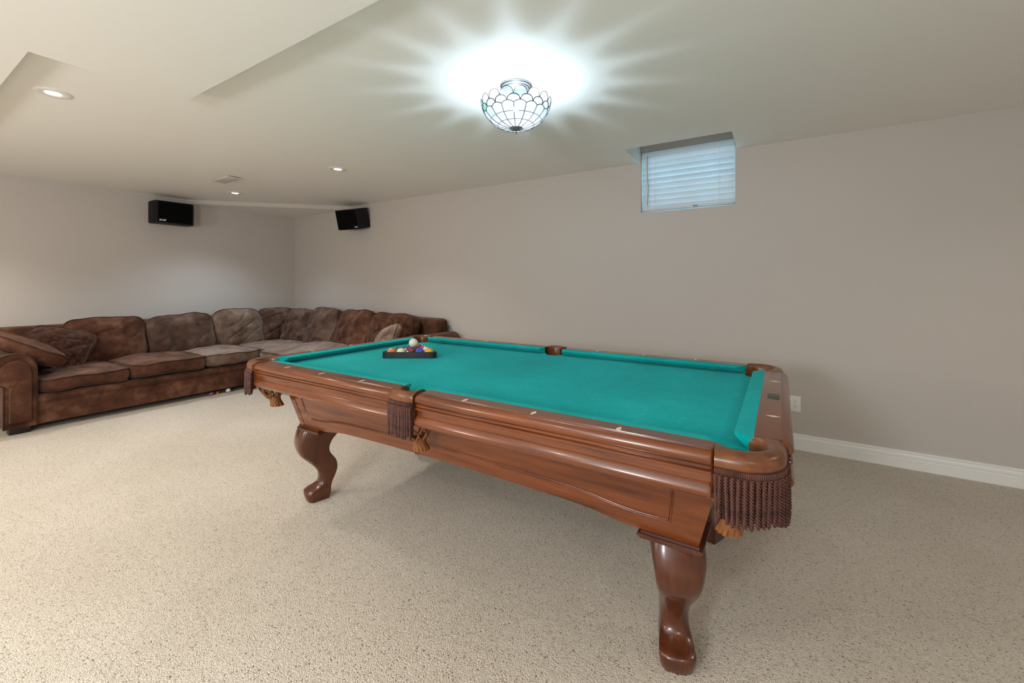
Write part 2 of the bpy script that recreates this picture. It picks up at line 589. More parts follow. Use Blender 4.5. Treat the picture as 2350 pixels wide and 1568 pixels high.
for s in range(NSEC):
    th = lambda x: 2 * PI * x / NSEC + .09
    came_line(lambda q: bowl(th(s + q), bounds[5](s + q), .001), 12)
    came_line(lambda q: bowl(th(s - .5 + q), bounds[4](s - .5 + q), .001), 12, .0023)
    came_line(lambda q: bowl(th(s + q), bounds[3](s + q), .001), 8, .0021)
    came_line(lambda q: bowl(th(s), .10 + .58 * q, .001), 8)
for t in (.10, .32, .51):
    tube(came, [bowl(2 * PI * i / 64, t, .001) for i in range(64)], .0014, 5, closed=True)
obj('came', came, M_came, lamp, 60)
bm = bmesh.new()
lathe(bm, [(.001, Z_BOT + .004), (.030, Z_BOT + .006), (.030, Z_BOT + .001), (.024, Z_BOT - .006), (.010, Z_BOT - .011), (.004, Z_BOT - .013), (.004, Z_BOT - .018),
           (.007, Z_BOT - .021), (.006, Z_BOT - .025), (.0015, Z_BOT - .029)], 24, cap=True)
obj('finial', bm, M_metal, lamp, 40)
bm = bmesh.new(); tube(bm, [(0, 0, -.02), (0, 0, Z_BOT)], .004, 8)
obj('stem', bm, M_metal, lamp)
bm = bmesh.new()
bmesh.ops.create_uvsphere(bm, u_segments=16, v_segments=10, radius=.0145)
bmesh.ops.translate(bm, vec=(0, 0, -.126), verts=bm.verts)
obj('bulb', bm, M_bulb, lamp, 180)

# ------------------------------------------------------------------ pool table
TX, TY = -1.2288, 1.8414
table = empty('pool_table', (TX, TY, 0), 'brown wooden pool table with teal cloth, fringed leather pockets and curved legs', 'pool table')
A, B = 1.1176, .5588          # nose to nose half sizes
ZBED, ZTOP = .785, .824
QW, QO = .050, .135           # cushion width, outer face
profile = [(.050, .824), (.104, .824), (.1045, .8222), (.1075, .8222), (.108, .8236), (.1105, .8236), (.111, .8212), (.1135, .8212), (.122, .8185), (.1285, .812), (.1315, .804), (.131, .796), (.128, .791),
           (.1195, .7895), (.1195, .7855), (.1245, .785), (.1268, .7825), (.1265, .7785), (.1235, .7765), (.1195, .7755), (.1195, .7735), (.1250, .773), (.1285, .7705), (.1285, .7665), (.1255, .7645), (.1185, .7630),
           (.1185, .7610), (.1180, .7415), (.1205, .7395), (.1240, .7355), (.1275, .729), (.1315, .7225), (.1325, .716), (.1300, .709), (.122, .7035), (.120, .7005), (.050, .7005)]
def rail(axis, sgn, a, b, m):
    """wood rail; axis 'x' = long rail at v=sgn*..., running from a to b."""
    bm = bmesh.new()
    base = B if axis == 'x' else A
    ext = 0 if axis == 'x' else (.011 if sgn > 0 else -.013)
    rings = []
    for t, sh in ((a, .006), (a + .004, .002), (a + .012, 0), (b - .012, 0), (b - .004, .002), (b, .006)):
        r = []
        for q, z in profile:
            qq = q - (sh if q > .1 else 0) + (ext if q > .1 else 0)
            zz = z - (sh * .6 if z > .81 else 0)
            p = sgn * (base + qq)
            r.append((t, p, zz) if axis == 'x' else (p, t, zz))
        rings.append(r)
    loft(bm, rings)
    return obj('rail', bm, m, table, 28)
RE, RS, RV = 1.087, .066, .512     # rail ends: corner, side pocket; end rails
rails = {}
for sv in (-1, 1):
    for su in (-1, 1):
        a, b = (RS, RE) if su > 0 else (-RE, -RS)
        r = rail('x', sv, a, b, M_woodx)
        rails[(su, sv)] = r
for su in (-1, 1):
    rails[(su, 0)] = rail('y', su, -RV, RV, M_woody)

def diamond(par, u, v, along):
    """inlay sight, long axis across the rail."""
    bm = bmesh.new()
    l, w = .020, .0075
    pts = [(0, -l), (w, 0), (0, l), (-w, 0)] if along == 'x' else [(-l, 0), (0, -w), (l, 0), (0, w)]
    prism(bm, [(u + p, v + q) for p, q in pts], 'z', ZTOP - .002, ZTOP + .0004)
    obj('diamond_inlay', bm, M_inlay, par)
I11 = 11 * .0254
for sv in (-1, 1):
    for kx in (-3, -2, -1, 1, 2, 3):
        diamond(rails[(1 if kx > 0 else -1, sv)], kx * I11, sv * (B + .0937 - .003), 'x')
for su in (-1, 1):
    for ky in (-1, 0, 1):
        if su > 0 and ky == 0: continue
        diamond(rails[(su, 0)], su * (A + .0925), ky * I11, 'y')
pl = boxo('name_plaque', (A + .0715, A + .109, -.052, .038, ZTOP - .003, ZTOP + .0008), M_plaque, rails[(1, 0)], .0004)
pl['label'] = 'dark rectangular plaque'

# felt cushions
def cushion_rail(axis, sgn, a, b, ea, eb):
    """a,b: nose ends; ea,eb: how much further the back reaches at each end."""
    base = B if axis == 'x' else A
    prof = [(.0515, .8235), (.030, .8232), (.010, .8215), (.002, .8195), (.000, .8165), (.002, .8125), (.020, .799), (.036, .7855), (.0515, .7835)]
    rings = []
    for k in range(9):
        f = k / 8
        r = []
        for q, z in prof:
            w = min(1, q / .05)
            # the mouth facing is slightly rounded
            A0 = a - ea * (w ** .75)
            B0 = b + eb * (w ** .75)
            t = A0 + (B0 - A0) * f
            p = sgn * (base + q)
            r.append((t, p, z) if axis == 'x' else (p, t, z))
        rings.append(r)
    bm = bmesh.new()
    loft(bm, rings)
    return obj('cushion', bm, M_felt, table, 35)
for sv in (-1, 1):
    cushion_rail('x', sv, .080, A - .075, .016, .040)
    cushion_rail('x', sv, -A + .075, -.080, .040, .016)
for su in (-1, 1):
    cushion_rail('y', su, -B + .075, B - .075, .040, .040)

# bed with pocket notches
CU, CV, CR = A + .0215, B + .0205, .060      # corner pocket centre
SVC, SR = B + .060, .052                     # side pocket centre
bed = bmesh.new()
EU, EV = A + .052, B + .052
poly = []
def arc(cu, cv, r, a0, a1, n=10):
    return [(cu + r * math.cos(a0 + (a1 - a0) * i / n), cv + r * math.sin(a0 + (a1 - a0) * i / n)) for i in range(n + 1)]
def corner_arc(su, sv):
    c0 = math.atan2(-sv, -su)
    return arc(su * CU, sv * CV, CR * 1.03, c0 - 1.35, c0 + 1.35)
def side_arc(sv):
    c0 = math.atan2(-sv, 0)
    return arc(0, sv * SVC, .056, c0 - 1.45, c0 + 1.45)
# counter-clockwise start at the near-left corner
pts = []
for piece in (corner_arc(-1, -1), side_arc(-1), corner_arc(1, -1), corner_arc(1, 1), side_arc(1), corner_arc(-1, 1)):
    pts.append(piece[::-1])
poly = [p for pc in pts for p in pc]
prism(bed, poly, 'z', ZBED - .026, ZBED)
obj('bed_cloth', bed, M_felt, table)
bm = bmesh.new()
box(bm, -A + .06, A - .06, -B + .02, B - .02, .672, ZBED - .027)
obj('slate', bm, M_dark, table)

# cabinet: tapered body with an arched lower edge and raised moulding lines
CO, CVO = 0.0, .017           # the cabinet sits a little off the rails' centre
def cab(u, v_sign, z):
    f = (.70 - z) / .25
    return 1.085 - .065 * f, .545 - .062 * f
def low_edge(u):
    a = abs(u)
    if a > .86: return .452
    if a > .60: return .452 + .026 * (.5 + .5 * math.cos(PI * (a - .60) / .26))
    return .478 + .010 * (1 - (a / .60) ** 2)
def low_edge_end(v):
    a = abs(v)
    if a > .34: return .452
    return .452 + .025 * (.5 + .5 * math.cos(PI * a / .34))
def apron(side):
    """one panel of the cabinet: side in 'near','far','left','right'."""
    bm = bmesh.new()
    n = 48
    outer_t, outer_b, inner_t, inner_b = [], [], [], []
    th = .022
    for i in range(n + 1):
        f = -1 + 2 * i / n
        if side in ('near', 'far'):
            s = -1 if side == 'near' else 1
            zb = low_edge(f * 1.03)
            ut, vt_ = cab(0, 0, .70); ub, vb = cab(0, 0, zb)
            outer_t.append((f * ut, s * vt_, .70)); outer_b.append((f * ub, s * vb, zb))
            inner_t.append((f * (ut - th), s * (vt_ - th), .70)); inner_b.append((f * (ub - th), s * (vb - th), zb))
        else:
            s = -1 if side == 'left' else 1
            zb = low_edge_end(f * .48)
            ut, vt_ = cab(0, 0, .70); ub, vb = cab(0, 0, zb)
            outer_t.append((s * ut, f * vt_, .70)); outer_b.append((s * ub, f * vb, zb))
            inner_t.append((s * (ut - th), f * (vt_ - th), .70)); inner_b.append((s * (ub - th), f * (vb - th), zb))
    loft(bm, [outer_t, outer_b, inner_b, inner_t, outer_t], closed=False)
    for e in (0, n):
        pass
    bmesh.ops.remove_doubles(bm, verts=bm.verts, dist=1e-6)
    bmesh.ops.translate(bm, vec=(CO, CVO, 0), verts=bm.verts)
    o = obj('apron', bm, M_woodx if side in ('near', 'far') else M_woody, table, 35)
    # moulding line: groove-like thin dark bead following the lower edge and the ends
    if side in ('near', 'far'):
        for off, rr in ((.050, .0035), (.043, .002)):
            path = []
            um = .957 + (.050 - off)
            for z in (.668, .62, .57):
                u_, v_ = cab(0, 0, z)
                path.append((-um + (.668 - z) * .10, s * v_, z))
            lows = []
            for i in range(41):
                u = -um + .02 + 2 * (um - .02) * i / 40
                z = low_edge(u) + off + .012
                u_, v_ = cab(0, 0, z)
                lows.append((u, s * v_, z))
            path = [p for p in path if p[2] > lows[0][2] + .01]
            full = path + lows + [(-p[0], p[1], p[2]) for p in path[::-1]]
            bm = bmesh.new()
            tube(bm, full, rr, 6)
            bmesh.ops.translate(bm, vec=(CO, CVO, 0), verts=bm.verts)
            obj('moulding', bm, M_woodx, o, 60)
    else:
        path = []
        for i in range(25):
            v = -.40 + .80 * i / 24
            z = low_edge_end(v) + .06
            u_, v_ = cab(0, 0, z)
            path.append((s * u_, v, z))
        bm = bmesh.new(); tube(bm, path, .0035, 6)
        bmesh.ops.translate(bm, vec=(CO, CVO, 0), verts=bm.verts)
        obj('moulding', bm, M_woody, o, 60)
    return o
for sd in ('near', 'far', 'left', 'right'):
    apron(sd)
# corner posts: slim strips covering the cabinet edges
for su in (-1, 1):
    for sv in (-1, 1):
        bm = bmesh.new()
        rings = []
        for z in (.70, .452):
            u, v = cab(0, 0, z)
            u *= su; v *= sv
            w, t = .036, .002
            rings.append([(u + su * t, v + sv * t, z), (u + su * t, v - sv * w, z), (u - su * .002, v - sv * w, z),
                          (u - su * .002, v - sv * .002, z), (u - su * w, v - sv * .002, z), (u - su * w, v + sv * t, z)])
        loft(bm, rings)
        bmesh.ops.translate(bm, vec=(CO, CVO, 0), verts=bm.verts)
        obj('corner_post', bm, M_woodx, table)

# legs
LEG = [  # z, front, back, half width front, half width back
    (.430, .088, -.100, .076, .104), (.405, .100, -.095, .079, .096), (.375, .111, -.078, .078, .082), (.340, .117, -.055, .073, .068),
    (.300, .110, -.042, .067, .062), (.265, .092, -.050, .060, .057), (.225, .055, -.078, .053, .054), (.190, .022, -.090, .047, .050),
    (.155, .000, -.089, .043, .047), (.120, -.006, -.076, .043, .046), (.092, .002, -.062, .046, .047), (.074, .026, -.056, .052, .050),
    (.062, .056, -.054, .055, .051), (.050, .070, -.055, .056, .051), (.022, .066, -.050, .053, .048), (.0, .056, -.044, .049, .044)]
def leg_mesh(su, sv):
    P = Vector({(-1, -1): (-1.030, -.358, 0), (1, -1): (.936, -.362, 0), (1, 1): (.938, .430, 0), (-1, 1): (-.985, .450, 0)}[(su, sv)])
    d = Vector((su * .30, sv * .95, 0)).normalized()
    w = Vector((-d.y, d.x, 0))
    rings = []
    for z, fr, bk, hf, hb in LEG:
        r = []
        pts = []
        # rounded front face, squarer back
        pts += [(bk, -hb), (bk * .5 + fr * .5, -(hf + hb) / 2), (fr - .016, -hf), (fr - .003, -hf + .010), (fr + .004, -hf * .5), (fr + .007, 0),
                (fr + .004, hf * .5), (fr - .003, hf - .010), (fr - .016, hf), (bk * .5 + fr * .5, (hf + hb) / 2), (bk, hb), (bk - .002, 0)]
        rings.append([P + d * a + w * b + Vector((0, 0, z)) for a, b in pts])
    bm = bmesh.new()
    # smooth interpolation between the measured rings (Catmull-Rom)
    fine = []
    for i in range(len(rings) - 1):
        p0 = rings[max(0, i - 1)]; p1 = rings[i]; p2 = rings[i + 1]; p3 = rings[min(len(rings) - 1, i + 2)]
        for s in range(3):
            t = s / 3
            fine.append([0.5 * ((2 * b) + (c - a) * t + (2 * a - 5 * b + 4 * c - e) * t * t + (3 * b - a - 3 * c + e) * t ** 3)
                         for a, b, c, e in zip(p0, p1, p2, p3)])
    fine.append(rings[-1])
    loft(bm, fine)
    return bm
for su in (-1, 1):
    for sv in (-1, 1):
        lg = obj('leg', leg_mesh(su, sv), M_woodz, table, 42)
        bm = bmesh.new()
        for (z0, z1, g) in ((.452, .446, .004), (.446, .437, .012), (.437, .429, .006)):
            a0, a1 = sorted((su * (.853 - g), su * (1.024 + g)))
            b0, b1 = sorted((sv * (.317 - g) + CVO, sv * (.491 + g) + CVO))
            box(bm, a0, a1, b0, b1, z1, z0)
        bmesh.ops.bevel(bm, geom=[e for e in bm.edges], offset=.0028, segments=2, affect='EDGES')
        obj('leg_cap', bm, M_woodz, lg, 40)

# pockets --------------------------------------------------------------
def cord_mesh():
    """a twisted two-ply cord hanging from z=0 down to z=-1 (scaled on use)."""
    bm = bmesh.new()
    L_, n, turns, r = .118, 34, 7.5, .0027
    for ph in (0, PI):
        pts = [(r * .95 * math.cos(turns * 2 * PI * i / n + ph), r * .95 * math.sin(turns * 2 * PI * i / n + ph), -L_ * i / n) for i in range(n + 1)]
        tube(bm, pts, [r * (1.0 if i < n - 1 else .7) for i in range(n + 1)], 5)
    me = bpy.data.meshes.new('fringe_cord')
    bmesh.ops.recalc_face_normals(bm, faces=bm.faces[:])
    bm.to_mesh(me); bm.free()
    me.materials.append(M_cord)
    me.polygons.foreach_set('use_smooth', [True] * len(me.polygons))
    return me
CORD = cord_mesh()

def resample(path, n):
    P = [Vector((p[0], p[1], 0)) for p in path]
    d = [0]
    for a, b in zip(P[:-1], P[1:]): d.append(d[-1] + (b - a).length)
    out = []
    j = 0
    for i in range(n):
        s = d[-1] * i / (n - 1)
        while j < len(d) - 2 and d[j + 1] < s: j += 1
        f = (s - d[j]) / max(1e-9, d[j + 1] - d[j])
        out.append(P[j].lerp(P[j + 1], f))
    return out, d[-1]

def pocket(kind, su, sv):
    if kind == 'corner':
        inner = [(su * p, sv * q) for p, q in arc(CU, CV, .057, math.radians(45 + 118), math.radians(45 - 118), 24)]
        ox, oy, rr = A + QO + (-.010 if su > 0 else -.024), B + QO, .105
        out = [(RE + .004, oy)] + [(p, q) for p, q in arc(ox - rr, oy - rr, rr, PI / 2, 0, 12)] + [(ox, RV + .004)]
        outer = [(su * p, sv * q) for p, q in out]
        hole = Vector((su * CU, sv * CV, 0)); ncord = 21
        inward = Vector((-su, -sv, 0)).normalized()
    else:
        inner = [(p, sv * q) for p, q in arc(0, SVC, .050, math.radians(90 + 112), math.radians(90 - 112), 24)]
        oy = B + QO
        out = [(-RS + .003, oy - .002)] + [(p, oy + .008 * math.cos(p / RS * PI / 2)) for p in [(-RS + .003) * (1 - 2 * i / 12) for i in range(1, 12)]] + [(RS - .003, oy - .002)]
        outer = [(p, sv * q) for p, q in out]
        hole = Vector((0, sv * SVC, 0)); ncord = 14
        inward = Vector((0, -sv, 0))
    n = 28
    I, _ = resample(inner, n)
    O, Lo = resample(outer, n)
    bm = bmesh.new()
    rings = []
    for i in range(n):
        a, b = I[i], O[i]
        e = (b - a); w = e.length; e.normalize()
        r = []
        for fr, ex, z in ((0, .004, .712), (0, .003, .770), (0, .0, .806), (0, .004, .818), (.22, 0, .8265), (.5, 0, .8295), (.78, 0, .8255), (1, -.002, .816),
                          (1, .001, .806), (1, 0, .794), (1, -.004, .786), (1, -.010, .780), (1, -.012, .712)):
            p = a + e * (w * fr + ex)
            r.append((p.x, p.y, z))
        rings.append(r)
    loft(bm, rings)
    pk = obj('pocket', bm, M_leather, table, 50)
    # braided heading band of the fringe
    bm = bmesh.new()
    mid = [Vector((p.x, p.y, 0)) for p in O]
    rings = []
    m2, _ = resample([(p.x, p.y) for p in O], 3 * ncord * 2)
    for i, p in enumerate(m2):
        a = m2[max(0, i - 1)]; b = m2[min(len(m2) - 1, i + 1)]
        t = (b - a).normalized()
        nr = Vector((t.y, -t.x, 0))
        if nr.dot(p - Vector((hole.x, hole.y, 0))) < 0: nr = -nr
        k = .0035 if i % 2 else .0018
        rings.append([(p + nr * x + Vector((0, 0, z)))[:] for x, z in ((-.003, .790), (k, .789), (k + .0012, .781), (k, .773), (-.003, .772))])
    loft(bm, rings)
    obj('fringe_band', bm, M_cord, pk, 40)
    P, _ = resample([(p.x, p.y) for p in O], 2 * ncord + 1)
    for i in range(2 * ncord):            # a full front row of cords and a thinner row just behind it
        front = i % 2 == 0
        p = P[i] if i else P[0].lerp(P[1], .6)
        t = (P[i + 1] - P[max(0, i - 1)]).normalized()
        nr = Vector((t.y, -t.x, 0))
        if nr.dot(p - Vector((hole.x, hole.y, 0))) < 0: nr = -nr
        o = bpy.data.objects.new('fringe_cord', CORD)
        COL.objects.link(o)
        o.parent = pk
        q = p + nr * (.0035 if front else -.0045)
        o.location = (q.x, q.y, .775)
        o.scale = (1.30, 1.30, random.uniform(.93, 1.05)) if front else (1.25, 1.25, random.uniform(.88, 1.0))
        o.rotation_euler = (random.uniform(-.03, .03), random.uniform(-.03, .03), random.uniform(0, 6.28))
    # net basket: crossing leather straps with eye-shaped holes, gathered into a tassel
    bm = bmesh.new()
    shift = inward * .022
    def bk(th, t):
        r = .064 * (1 - t) ** .55 * .62 + .064 * .38 if t < 1 else .025
        r = .064 - .038 * t ** 2.2
        c = hole + shift * t
        z = .716 - .104 * t
        return Vector((c.x + r * math.cos(th), c.y + r * math.sin(th), z))
    NB = 9
    for s in range(NB):
        for sg in (-1, 1):
            pts = []
            for i in range(19):
                t = i / 18
                ph = sg * (PI / NB) * (.5 - .5 * math.cos(2 * PI * t * 1.5)) * .92
                pts.append(bk(2 * PI * s / NB + ph, t))
            tube(bm, pts, .0046, 6)
    tube(bm, [bk(2 * PI * i / 32, 0) for i in range(32)], .005, 6, closed=True)
    net = obj('net', bm, M_net, pk, 60)
    bm = bmesh.new()
    c = hole + shift
    n2 = 48
    rings = []
    for z, r, wav in ((.622, .030, 0), (.612, .031, 0), (.604, .028, 0), (.592, .029, .001), (.580, .032, .004), (.568, .034, .007), (.567, .024, .003), (.60, .018, 0)):
        ring = []
        for k in range(n2):
            rk_ = r - (wav if k % 4 == 0 else 0)          # narrow slits cut up from the hem
            ring.append((c.x + inward.x * (.62 - z) * .35 + rk_ * math.cos(2 * PI * k / n2),
                         c.y + inward.y * (.62 - z) * .35 + rk_ * math.sin(2 * PI * k / n2), z))
        rings.append(ring)
    loft(bm, rings)
    obj('tassel', bm, M_net, pk, 40)
for su in (-1, 1):
    for sv in (-1, 1):
        pocket('corner', su, sv)
for sv in (-1, 1):
    pocket('side', 0, sv)

# ------------------------------------------------------------------ rack and balls
RB = .0286
ang = YAW                       # the rack's flat side faces the camera
rx = Vector((math.cos(ang), math.sin(ang), 0)); ry = Vector((-math.sin(ang), math.cos(ang), 0))
front_mid = Vector((-1.898, 1.839, ZBED))
def rk(a, b, z=0.): return front_mid + rx * a + ry * b + Vector((0, 0, z))
rack = empty('ball_rack', front_mid + ry * .13, 'black triangular ball rack lying on the teal cloth, holding the balls', 'rack', rz=ang)
bm = bmesh.new()
def tri(inset, n=6, rad=.0266):
    # rounded triangle outline, local origin at the centroid-ish point
    h = .130
    W_, Hh = .1845, .3196
    corners = [(-W_, -h), (W_, -h), (0, -h + Hh)]
    cen = Vector((0, -h + Hh / 3))
    pts = []
    for i, cpt in enumerate(corners):
        p = Vector(cpt); a = Vector(corners[i - 1]); b = Vector(corners[(i + 1) % 3])
        d1 = (a - p).normalized(); d2 = (b - p).normalized()
        half = math.acos(max(-1, min(1, d1.dot(d2)))) / 2
        r = max(.004, rad - inset)
        bis = (d1 + d2).normalized()
        cc = p + bis * ((r + inset) / math.sin(half))
        n1 = Vector((-d1.y, d1.x)); n1 = n1 if n1.dot(cc - p) < 0 else -n1
        n2 = Vector((-d2.y, d2.x)); n2 = n2 if n2.dot(cc - p) < 0 else -n2
        a1 = math.atan2(n1.y, n1.x); a2 = math.atan2(n2.y, n2.x)
        da = (a2 - a1 + PI) % (2 * PI) - PI
        for k in range(n + 1):
            t = a1 + da * k / n
            pts.append((cc.x + r * math.cos(t), cc.y + r * math.sin(t)))
    return pts
o_, i_ = tri(0), tri(.012)
rings = [[(p[0], p[1], z) for p in q] for q, z in ((o_, .001), (o_, .036), (tri(.002), .038), (tri(.010), .038), (i_, .036), (i_, .001))]
loft(bm, rings + [rings[0]], cap=False)
bmesh.ops.remove_doubles(bm, verts=bm.verts, dist=1e-6)
obj('frame', bm, mat('black_rack', (22, 20, 20), .35), rack, 40)

BALLC = {1: (226, 160, 52), 2: (24, 62, 190), 3: (206, 58, 46), 4: (66, 36, 120), 5: (232, 110, 40), 6: (20, 110, 70), 7: (130, 28, 30), 8: (16, 16, 18)}
M_ivory = mat('ivory_resin', (228, 222, 204), .12, coat=.5)
M_cue = mat('cue_ball_resin', (222, 218, 200), .2, coat=.3)
M_bc = {k: mat('ball_resin', v, .1, coat=.6) for k, v in BALLC.items()}
M_num = mat('ball_number', (18, 18, 18), .3)
def make_ball(num, loc, label, direction, roll_axis=None):
    stripe = num > 8
    bm = bmesh.new()
    bmesh.ops.create_uvsphere(bm, u_segments=32, v_segments=24, radius=RB)
    me = bpy.data.meshes.new('billiard_ball')
    bm.to_mesh(me); bm.free()
    mats = [M_ivory, M_bc[num - 8]] if stripe else [M_bc[num]]
    for x in mats: me.materials.append(x)
    if stripe:
        for p in me.polygons:
            if abs(p.center.z) < RB * .60: p.material_index = 1
    o = link_obj('billiard_ball', me, None, None, 180)
    o.location = loc
    tag(o, label, 'ball', 'billiard balls in the rack')
    # number spot sits on the stripe's equator: turn local +x towards "direction"
    d = Vector(direction).normalized()
    up = Vector(roll_axis).normalized() if roll_axis else (Vector((0, 0, 1)) if abs(d.z) < .9 else ry)
    z = (up - d * up.dot(d)).normalized()
    y = z.cross(d)
    o.rotation_euler = Matrix((d, y, z)).transposed().to_euler()
    bm = bmesh.new()
    rings = []
    for a in (.001, .12, .24, .33):
        rr = (RB + .00025)
        rings.append([(rr * math.cos(a), rr * math.sin(a) * math.cos(2 * PI * k / 20), rr * math.sin(a) * math.sin(2 * PI * k / 20)) for k in range(20)])
    loft(bm, rings, cap=True)
    dd = obj('number_disc', bm, M_ivory, o, 180)
    tm = text_mesh(str(num), .012, depth=.0001, bold=.0002)
    for v in tm.vertices:
        yy, zz = v.co.x, v.co.y
        v.co = Vector((math.sqrt(max(0, (RB + .0006) ** 2 - yy * yy - zz * zz)), yy, zz))
    link_obj('number', tm, M_num, dd)
    return o
pitch = 2 * RB + .0003
row_h = pitch * math.sqrt(3) / 2
b0 = .012 + RB + .001
# rows from the flat side (towards the camera) to the apex
rows_n = [[5, 9, 7, 2, 1], [6, 4, 8, 13], [14, 15, 11], [10, 12], [3]]
desc = {5: 'solid orange ball, left end of the front row in the black rack', 9: 'pale ball with yellow stripe, beside the orange ball in the front row',
        7: 'solid maroon ball in the middle of the front row of the rack', 2: 'solid blue ball in the front row between maroon and yellow balls',
        1: 'solid yellow ball, right end of the front row in the black rack', 6: 'solid green ball behind the orange ball, left end of second row',
        4: 'solid purple ball in second row, behind the maroon ball', 8: 'solid black ball in second row, behind the blue ball',
        13: 'orange striped ball at right end of second row, behind the yellow ball', 14: 'white ball with green stripe at left end of third row',
        15: 'white ball with maroon stripe in the middle of third row', 11: 'red striped ball at right end of third row in the rack',
        10: 'blue striped ball at left of fourth row, behind the cue ball', 12: 'white ball with purple stripe at right of fourth row',
        3: 'solid red ball at the far tip of the rack'}
toward = -ry
dirs = {5: Vector((0, 0, 1)) * .9 + toward * .35 - rx * .1, 7: toward * .8 - rx * .55 + Vector((0, 0, .22)), 9: rx * .9 + Vector((0, 0, -.4)),
        2: ry - Vector((0, 0, .6)), 1: ry + rx, 4: toward * .7 - rx * .3 + Vector((0, 0, .5)), 13: rx + Vector((0, 0, -.3))}
rolls = {9: toward + Vector((0, 0, .7)), 13: -rx * .5 + toward * .5 + Vector((0, 0, .4)), 14: Vector((0, 0, 1)) - rx * .3, 15: Vector((0, 0, 1)), 12: -rx + toward,
         11: -rx + toward * .5 + Vector((0, 0, -.2)), 10: Vector((0, 0, 1))}
for r, nums in enumerate(rows_n):
    for j, num in enumerate(nums):
        a = (j - (len(nums) - 1) / 2) * pitch
        make_ball(num, rk(a, b0 + r * row_h, RB), desc[num], dirs.get(num, ry * .6 + rx * .3 - Vector((0, 0, .8))), rolls.get(num))
# the cue ball rests in the dip between balls of the second and third row
bm = bmesh.new()
bmesh.ops.create_uvsphere(bm, u_segments=32, v_segments=24, radius=RB)
cue = obj('cue_ball', bm, M_cue, None, 180)
dip = b0 + row_h + row_h * (2 / 3)
cue.location = rk(0, b0 + 2 * row_h - row_h / 3 + 0, RB + pitch * math.sqrt(2 / 3) + .0004)
tag(cue, 'plain white cue ball resting on top of the racked balls', 'ball')

# ------------------------------------------------------------------ sofa
def fbm(p, sc, oct_=3):
    v, a = 0, 1
    q = p * sc
    for _ in range(oct_):
        v += a * noise.noise(q); q = q * 2.1 + Vector((3.1, 1.7, 5.3)); a *= .5
    return v

def cushion(name, parent, w, d, h, top, bottom, loc, rot, m, seed=0, nexp=5., bulge=.012, wr=.010, pipe=True, pm=None, sag=0., wrs=6., corner=0., side_n=4):
    """stuffed cushion: w along local x, d along local y, side height h, domes of height top/bottom."""
    off = Vector((seed * 7.3, seed * 3.1, seed * 5.7))
    NR = 96
    def outline(th, r):
        c, s = math.cos(th), math.sin(th)
        k = (abs(c) ** nexp + abs(s) ** nexp) ** (-1 / nexp)
        # a little concave between the corners for soft knife-edge pillows
        e = 1 - corner * (1 - abs(math.sin(2 * th)) ** 1.5)
        return c * k * w / 2 * r * e, s * k * d / 2 * r * e
    prof = []
    for i in range(9):
        r = .02 + .98 * (i / 8) ** .8
        prof.append((r, -h / 2 - bottom * (1 - r ** 2.6) , 0))
    i_low = len(prof) - 1
    for i in range(1, side_n):
        f = i / side_n
        prof.append((1, -h / 2 + h * f, bulge * math.sin(PI * f)))
    i_up = len(prof)
    for i in range(25):
        r = 1 - .98 * (i / 24) ** 1.15
        prof.append((r, h / 2 + top * (1 - r ** 2.6), 0))
    def pt(th, r, z, out):
        x, y = outline(th, r)
        L = math.hypot(x, y) or 1
        x += out * x / L; y += out * y / L
        p = Vector((x, y, z))
        nse = fbm(p + off, wrs, 3) * wr
        wrk = abs(noise.noise(Vector((p.x * 9 + p.y * 3, p.y * 4, p.z * 6)) + off)) * wr * 1.1
        fold = max(0, 1 - abs(noise.noise(Vector((p.x * 4.0 - p.y * 5.5, p.x * 2.2 + p.y * 2.0, 1.7)) + off)) * 7) 
        wrk += fold * wr * .75 * max(0, min(1, (1 - r) * 4))
        s = 1 if z > 0 else -1
        p.z += s * (nse - wrk)
        p.z -= sag * max(0, 1 - r) * (1 if z > 0 else 0)
        p.x += fbm(p + off * 1.3, 3.5, 2) * wr * .8
        p.y += fbm(p + off * 1.9, 3.5, 2) * wr * .8
        return p
    bm = bmesh.new()
    rings = [[pt(2 * PI * k / NR, r, z, o_) for k in range(NR)] for r, z, o_ in prof]
    loft(bm, rings)
    ob = obj(name, bm, m, parent, 180)
    if parent is not None:
        ob.location = Vector(loc) - parent.location
    else:
        ob.location = loc
    ob.rotation_euler = rot
    if pipe:
        bm = bmesh.new()
        for (r, z, o_) in ([prof[i_up], prof[i_low]] if h > .03 else [prof[i_up]]):
            tube(bm, [pt(2 * PI * k / NR, 1.004, z, .002) for k in range(NR)], .0055, 6, closed=True)
        obj('piping', bm, pm or (M_pipe_pale if m in (M_sofa_pale, M_sofa_mid) else M_pipe), ob, 180)
    return ob

sofa = empty('sectional_sofa', (-5.85, 2.2, 0), 'large brown chenille corner sofa along the taupe walls', 'sofa')
sl = sofa.location
def sbox(name, x0, x1, y0, y1, z0, z1, m, bevel, seg=4, rough=.006, seed=0):
    """upholstered block with softened edges and slightly uneven cloth."""
    bm = bmesh.new()
    box(bm, x0 - sl.x, x1 - sl.x, y0 - sl.y, y1 - sl.y, z0, z1)
    bmesh.ops.bevel(bm, geom=bm.edges[:], offset=bevel, segments=seg, affect='EDGES', profile=.5)
    longs = [e for e in bm.edges if e.calc_length() > .25]
    bmesh.ops.subdivide_edges(bm, edges=longs, cuts=14, use_grid_fill=True)
    for v in bm.verts:
        n = fbm(v.co + Vector((seed, seed, 0)), 4.5, 3) * rough
        v.co += Vector((n, n * .7, n * .6 if v.co.z > .1 else 0))
    return obj(name, bm, m, sofa, 180)
FX = -5.262
sbox('base', XL + .06, FX, .74, 3.74, .055, .262, M_sofa, .012, seed=1)
sbox('base', FX - .02, -3.10, 2.665, 3.74, .055, .262, M_sofa, .012, seed=2)
